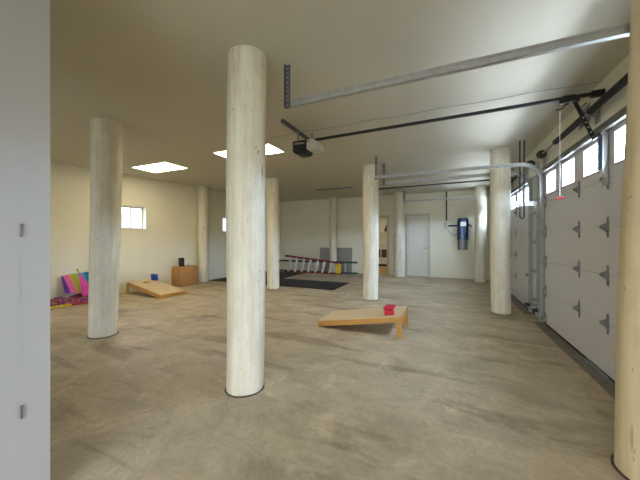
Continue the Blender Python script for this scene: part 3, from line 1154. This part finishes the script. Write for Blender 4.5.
def bag_bm(sx, sy, sz, seed):
    bm = NB()
    bmesh.ops.create_grid(bm, x_segments=12, y_segments=12, size=0.5)
    top = bm.verts[:]
    r = bmesh.ops.duplicate(bm, geom=bm.faces[:])
    bot = [g for g in r['geom'] if isinstance(g, bmesh.types.BMVert)]
    for grp, s in ((top, 1), (bot, -1)):
        for v in grp:
            x, y = v.co.x * 2, v.co.y * 2
            e = max(0.0, (1 - x ** 8)) * max(0.0, (1 - y ** 8))
            nzv = mnoise.noise(Vector((x * 1.4 + seed, y * 1.4, s)))
            v.co = Vector((x * sx / 2, y * sy / 2, s * (0.5 * sz * (e ** 0.5)) + 0.10 * sz * nzv * e))
    bmesh.ops.remove_doubles(bm, verts=bm.verts[:], dist=1e-4)
    return bm


b1, mt1 = cornhole((-1.735, 3.845, 0), 0.0, 'wooden cornhole board in the middle of the floor, red bags on it')
b2, mt2 = cornhole((-5.63, 4.83, 0), PI - 0.05, 'wooden cornhole board by the left wall, blue bag on it')


def place_bag(root, m, u, v, lift, bm, material, label, group, tilt=(0, 0, 0)):
    o = obj('bean_bag', bm, material, None, True)
    p = Matrix.Translation(root.location) @ Matrix.Rotation(root.rotation_euler.z, 4, 'Z') @ m @ Matrix.Translation((u, v, lift))
    o.matrix_world = p @ Matrix.Rotation(tilt[2], 4, 'Z') @ Matrix.Rotation(tilt[0], 4, 'X') @ Matrix.Rotation(tilt[1], 4, 'Y')
    tag(o, label, 'bean bag', group)
    return o


place_bag(b1, mt1, 1.045, 0.105, 0.030, bag_bm(0.14, 0.14, 0.056, 1.0), 'redbag', 'red bean bag lying on the wooden deck, lower of the two red bags', 'cornhole bean bags', (0, 0, 0.2))
place_bag(b1, mt1, 1.052, 0.125, 0.090, bag_bm(0.14, 0.14, 0.056, 4.0), 'redbag', 'red bean bag resting on top of the other red bag', 'cornhole bean bags', (0.10, 0.05, -0.15))
place_bag(b2, mt2, 1.02, 0.09, 0.090, bag_bm(0.155, 0.17, 0.085, 7.0), 'bluebag', 'blue bean bag standing by the hole of the left cornhole board', 'cornhole bean bags', (1.2, 0.1, 0.5))

# ---------------------------------------------------------------- cardboard box, speaker and bits on it
t = thing('cardboard_box', 'brown cardboard box on the floor against the left wall', 'box', (-6.745, 5.80, 0), -0.115)
bm = NB()
box(bm, -0.205, 0.205, -0.27, 0.27, 0.001, 0.53, 0.02, 3)
bmesh.ops.subdivide_edges(bm, edges=[e for e in bm.edges if e.calc_length() > 0.2], cuts=5, use_grid_fill=True)
for v in bm.verts:
    f = max(0, 1 - (abs(v.co.z - 0.26) / 0.27) ** 2)
    v.co.x += 0.012 * f * (1 if v.co.x > 0 else -1) * max(0, 1 - (v.co.y / 0.27) ** 2)
    v.co.y += 0.014 * f * (1 if v.co.y > 0 else -1)
obj('carton', bm, 'carton', t)
for s in (-1, 1):
    obj('flap', one(box, -0.178, 0.178, 0.004 if s > 0 else -0.252, 0.252 if s > 0 else -0.004, 0.5305, 0.537, 0.002), 'carton', t)
obj('tape', one(box, -0.17, 0.17, -0.03, 0.03, 0.5372, 0.5382), 'tape', t)

t = thing('speaker', 'small charcoal cylinder speaker standing on the cardboard box', 'speaker', (-6.72, 5.66, 0.5385))
bm = NB()
for z0, z1, r0, r1 in ((0.0, 0.008, 0.066, 0.072), (0.008, 0.225, 0.072, 0.072), (0.225, 0.237, 0.072, 0.062)):
    cyl(bm, (0, 0, z0), (0, 0, z1), r0, r1, 28, True)
obj('speaker_body', bm, 'speaker', t, True)
obj('control_disc', one(cyl, (0, 0, 0.2372), (0, 0, 0.241), 0.045, seg=24), 'blackplastic', t, True)
t = thing('cup', 'small pale cup standing on the cardboard box beside the speaker', 'cup', (-6.70, 5.90, 0.5385))
bm = NB()
cyl(bm, (0, 0, 0), (0, 0, 0.06), 0.032, 0.042, 20)
obj('cup_body', bm, 'vinyl', t, True)
obj('cup_rim', one(cyl, (0, 0, 0.0605), (0, 0, 0.066), 0.044, seg=20), 'white', t, True)
bm = NB()
box(bm, -0.16, 0.16, -0.008, 0.008, 0.001, 0.46, 0.003)
tag(obj('white_board', bm, 'white', None, False, (-6.74, 6.155, 0), -0.10), 'narrow white board standing between the cardboard box and the column', 'board')

# ---------------------------------------------------------------- rainbow fabric, cone and patterned blanket
t = thing('patterned_blanket', 'rumpled purple and red patterned blanket with yellow edge by the left wall', 'blanket', (-6.95, 3.12, 0), LA)
bm = NB()
NX, NY = 26, 50
g = {}
for i in range(NX + 1):
    for j in range(NY + 1):
        x = -0.27 + 0.54 * i / NX
        y = -0.72 + 1.44 * j / NY
        e = min(1, 4 * min(i / NX, 1 - i / NX) + 0.25) * min(1, 8 * min(j / NY, 1 - j / NY) + 0.25)
        n1 = mnoise.noise(Vector((x * 7, y * 6, 1.3))) + 0.6 * mnoise.noise(Vector((x * 15, y * 13, 4.7)))
        z = 0.012 + e * (0.055 + 0.075 * (0.5 - x / 0.54) + 0.055 * n1)
        g[i, j] = bm.verts.new((x + 0.02 * mnoise.noise(Vector((y * 4, 0, 2))), y, max(0.008, z)))
for i in range(NX):
    for j in range(NY):
        bm.faces.new((g[i, j], g[i + 1, j], g[i + 1, j + 1], g[i, j + 1]))
low = {}
for k, v in g.items():
    if k[0] in (0, NX) or k[1] in (0, NY):
        low[k] = bm.verts.new((v.co.x, v.co.y, 0.001))
rim = [(i, 0) for i in range(NX)] + [(NX, j) for j in range(NY)] + [(i, NY) for i in range(NX, 0, -1)] + [(0, j) for j in range(NY, 0, -1)]
for a, b_ in zip(rim, rim[1:] + rim[:1]):
    bm.faces.new((g[a], g[b_], low[b_], low[a]))
obj('blanket_cloth', bm, 'blanket', t, True)
bm = NB()
tube(bm, [(0.285 + 0.02 * math.sin(j * 0.35), -0.70 + 1.0 * j / 30, 0.022) for j in range(31)], 0.021, 8)
obj('blanket_edge', bm, 'blanket_edge', t, True)

P0 = Vector((-7.13, 3.17, 0.17))
bm = NB()
NY, NZ = 36, 10
front, back = {}, {}
for j in range(NY + 1):
    for k in range(NZ + 1):
        y = 0.72 * j / NY
        z = 0.42 * k / NZ
        lower = 0.03 * max(0, 1 - j / 7) if k < 5 else 0
        x = 0.10 - 0.19 * (k / NZ) + 0.05 * math.sin(y * 5.2) + 0.012 * mnoise.noise(Vector((y * 9, z * 9, 0)))
        zz = z * (0.86 + 0.14 * min(1, y / 0.35)) + lower * (1 - k / 5 if k < 5 else 0) + 0.01 * math.sin(y * 14)
        front[j, k] = bm.verts.new((x, y, zz))
        back[j, k] = bm.verts.new((x - 0.012, y, zz))
for j in range(NY):
    for k in range(NZ):
        bm.faces.new((front[j, k], front[j + 1, k], front[j + 1, k + 1], front[j, k + 1]))
        bm.faces.new((back[j, k], back[j, k + 1], back[j + 1, k + 1], back[j + 1, k]))
for j in range(NY):
    for k in (0, NZ):
        bm.faces.new((front[j, k], front[j + 1, k], back[j + 1, k], back[j, k]))
for k in range(NZ):
    for j in (0, NY):
        bm.faces.new((front[j, k], front[j, k + 1], back[j, k + 1], back[j, k]))
tag(obj('striped_fabric', bm, 'rainbow', None, True, P0, LA), 'rainbow striped fabric panel standing against the left wall', 'fabric')

t = thing('fabric_cone', 'pink fabric cone with gold tip in front of the rainbow striped fabric', 'cone', (-6.87, 3.49, 0.13), 0)
bm = NB()
NS = 20
rings = []
for i in range(15):
    f = i / 14
    r = 0.105 * (1 - f) ** 0.85 + 0.012
    rings.append([bm.verts.new((math.cos(2 * PI * k / NS) * r * 0.6 - 0.07 * f, math.sin(2 * PI * k / NS) * r * (1 + 0.05 * math.sin(5 * 2 * PI * k / NS)) - 0.13 * f, 0.46 * f)) for k in range(NS)])
for A, B in zip(rings, rings[1:]):
    for k in range(NS):
        bm.faces.new((A[k], A[(k + 1) % NS], B[(k + 1) % NS], B[k]))
bm.faces.new(rings[0][::-1])
bm.faces.new(rings[-1])
obj('cone_cloth', bm, 'pink', t, True)
bm = NB()
cyl(bm, (-0.07, -0.13, 0.461), (-0.08, -0.16, 0.53), 0.018, 0.010, 12)
bmesh.ops.create_uvsphere(bm, u_segments=10, v_segments=8, radius=0.020, matrix=Matrix.Translation((-0.082, -0.163, 0.535)))
obj('gold_tip', bm, 'gold', t, True)

# ---------------------------------------------------------------- floor mats
for (x0, x1, y0, y1, lab) in ((-6.75, -2.60, 6.72, 8.0, 'front black rubber floor mat, the long one in front of the ladders'),
                              (-6.62, -4.92, 8.05, 9.55, 'rear black rubber floor mat beside the foot of the red ladder')):
    bm = NB()
    box(bm, x0, x1, y0, y1, 0.0005, 0.013, 0.003)
    tag(obj('floor_mat', bm, 'rubber'), lab, 'floor mat', 'black rubber mats')

# ---------------------------------------------------------------- ladders lying on their sides


def ladder_rail(bm, p0, p1, w=0.028, h=0.075):
    bar(bm, p0, p1, w, h, (0, 1, 0), 0.004)


A0 = Vector((-5.72, 9.66, 0))
A1 = Vector((-3.50, 9.86, 0))
dx = (A1 - A0)
ang = math.atan2(dx.y, dx.x)
Lr = dx.length
t = thing('step_ladder', 'red fibreglass step ladder with yellow sticker lying on its side', 'ladder', A0, ang)
bt, tp = 0.64, 0.40
obj('rail', one(ladder_rail, (0, 0, 0.018), (Lr, 0, 0.018), 0.075, 0.034), 'redfibre', t)
obj('rail', one(ladder_rail, (0.0, 0, bt), (Lr, 0, tp), 0.075, 0.034), 'redfibre', t)
n = 8
for k in range(n):
    f = (k + 0.35) / n
    xb = Lr * f - 0.02
    xt = xb + 0.12
    zt = bt + (tp - bt) * (xt / Lr) - 0.018
    bm = NB()
    bar(bm, (xb, -0.005, 0.036), (xt, -0.005, zt), 0.075, 0.062, (0, 1, 0), 0.004)
    obj('step', bm, 'alu', t)
bm = NB()
bar(bm, (Lr - 0.13, -0.047, 0.04), (Lr - 0.08, -0.047, tp - 0.02), 0.19, 0.006, (0, 1, 0), 0.001)
obj('sticker', bm, 'yellow', t)
bm = NB()
box(bm, Lr + 0.001, Lr + 0.022, -0.05, 0.05, 0.002, tp + 0.01, 0.006)
obj('top_cap', bm, 'redfibre', t)
for z in (0.018, bt):
    obj('foot', one(box, -0.05, 0.0, -0.042, 0.042, z - 0.017 if z < 0.1 else z - 0.03, z + 0.03, 0.006), 'rubber', t)

B0 = Vector((-6.25, 9.86, 0))
B1 = Vector((-2.98, 10.12, 0))
dx = (B1 - B0)
Lb = dx.length
t = thing('extension_ladder', 'long green ladder lying on its side behind the red ladder', 'ladder', B0, math.atan2(dx.y, dx.x))
for z in (0.03, 0.43):
    obj('rail', one(ladder_rail, (0, 0, z), (Lb, 0, z), 0.07, 0.055), 'greenfibre', t)
for k in range(11):
    x = 0.17 + k * 0.295
    bm = NB()
    cyl(bm, (x, 0, 0.058), (x + 0.0, 0, 0.402), 0.02, seg=12)
    obj('rung', bm, 'alu', t, True)

# grey board leaning on the back wall behind the slim column
bm = NB()
box(bm, -0.67, 0.67, -0.014, 0.0, 0.0, 0.96, 0.002)
o = obj('grey_board', bm, 'greyboard', None, False, (-3.93, YB - 0.075, 0.001))
o.rotation_euler = (-0.07, 0, 0)
tag(o, 'grey board leaning on the back wall behind the slim column', 'board')

# ---------------------------------------------------------------- blue vacuum unit and wiring on the back wall
t = thing('central_vacuum', 'blue wall unit with smoky grey bin on the back wall', 'vacuum unit', (0.50, YB, 0.95))


def rounded_shell(bm, hw_, d0, z0, z1, hw2=None, seg=14):
    hw2 = hw_ if hw2 is None else hw2

    def outline(h):
        pts = [(-h, -0.002)]
        for k in range(seg + 1):
            a = PI - PI * k / seg
            pts.append((h * math.copysign(abs(math.cos(a)) ** 0.55, math.cos(a)), -0.05 - (d0 - 0.05) * abs(math.sin(a)) ** 0.55))
        pts.append((h, -0.002))
        return pts
    A = [bm.verts.new((p[0], p[1], z0)) for p in outline(hw_)]
    B = [bm.verts.new((p[0], p[1], z1)) for p in outline(hw2)]
    k = len(A)
    bm.faces.new(A[::-1])
    bm.faces.new(B)
    for i in range(k):
        bm.faces.new((A[i], A[(i + 1) % k], B[(i + 1) % k], B[i]))


bm = NB()
rounded_shell(bm, 0.160, 0.24, 0.36, 0.94, 0.165)
rounded_shell(bm, 0.165, 0.245, 0.941, 1.02, 0.14)
obj('motor_body', bm, 'bluevac', t, True)
bm = NB()
rounded_shell(bm, 0.135, 0.22, 0.0, 0.33, 0.150)
obj('dust_bin', bm, 'greybin', t, True)
bm = NB()
rounded_shell(bm, 0.168, 0.25, 0.331, 0.359)
obj('clamp_band', bm, 'blackplastic', t, True)
obj('badge', one(box, -0.07, 0.09, -0.256, -0.247, 0.76, 0.90, 0.004), 'alu', t)
bm = NB()
tube(bm, [(0.15, -0.12, 0.80), (0.21, -0.13, 0.80), (0.235, -0.13, 0.77), (0.245, -0.13, 0.72)], 0.022, 10)
obj('outlet_pipe', bm, 'blackplastic', t, True)
bm = NB()
tube(bm, [(-0.15, -0.10, 0.79), (-0.30, -0.06, 0.785), (-0.448, -0.05, 0.785)], 0.026, 10)
obj('intake_pipe', bm, 'black', t, True)
bm = NB()
tube(bm, [(-0.46, -0.02, 0.70), (-0.42, -0.02, 0.60), (-0.33, -0.02, 0.50), (-0.24, -0.02, 0.46), (-0.17, -0.04, 0.52)], 0.006, 8)
obj('power_cord', bm, 'black', t, True)
t = thing('conduit', 'dark conduit with grey switch box on the back wall left of the blue unit', 'conduit', (0.0, YB, 0))
obj('pipe', one(cyl, (0.02, -0.022, 1.905), (0.02, -0.022, CEIL - 0.001), 0.020, seg=12), 'black', t, True)
obj('switch_box', one(box, -0.045, 0.045, -0.055, -0.001, 1.60, 1.90, 0.006), 'vinyl', t)
obj('cover_plate', one(box, -0.03, 0.03, -0.060, -0.0555, 1.64, 1.86, 0.003), 'galv', t)
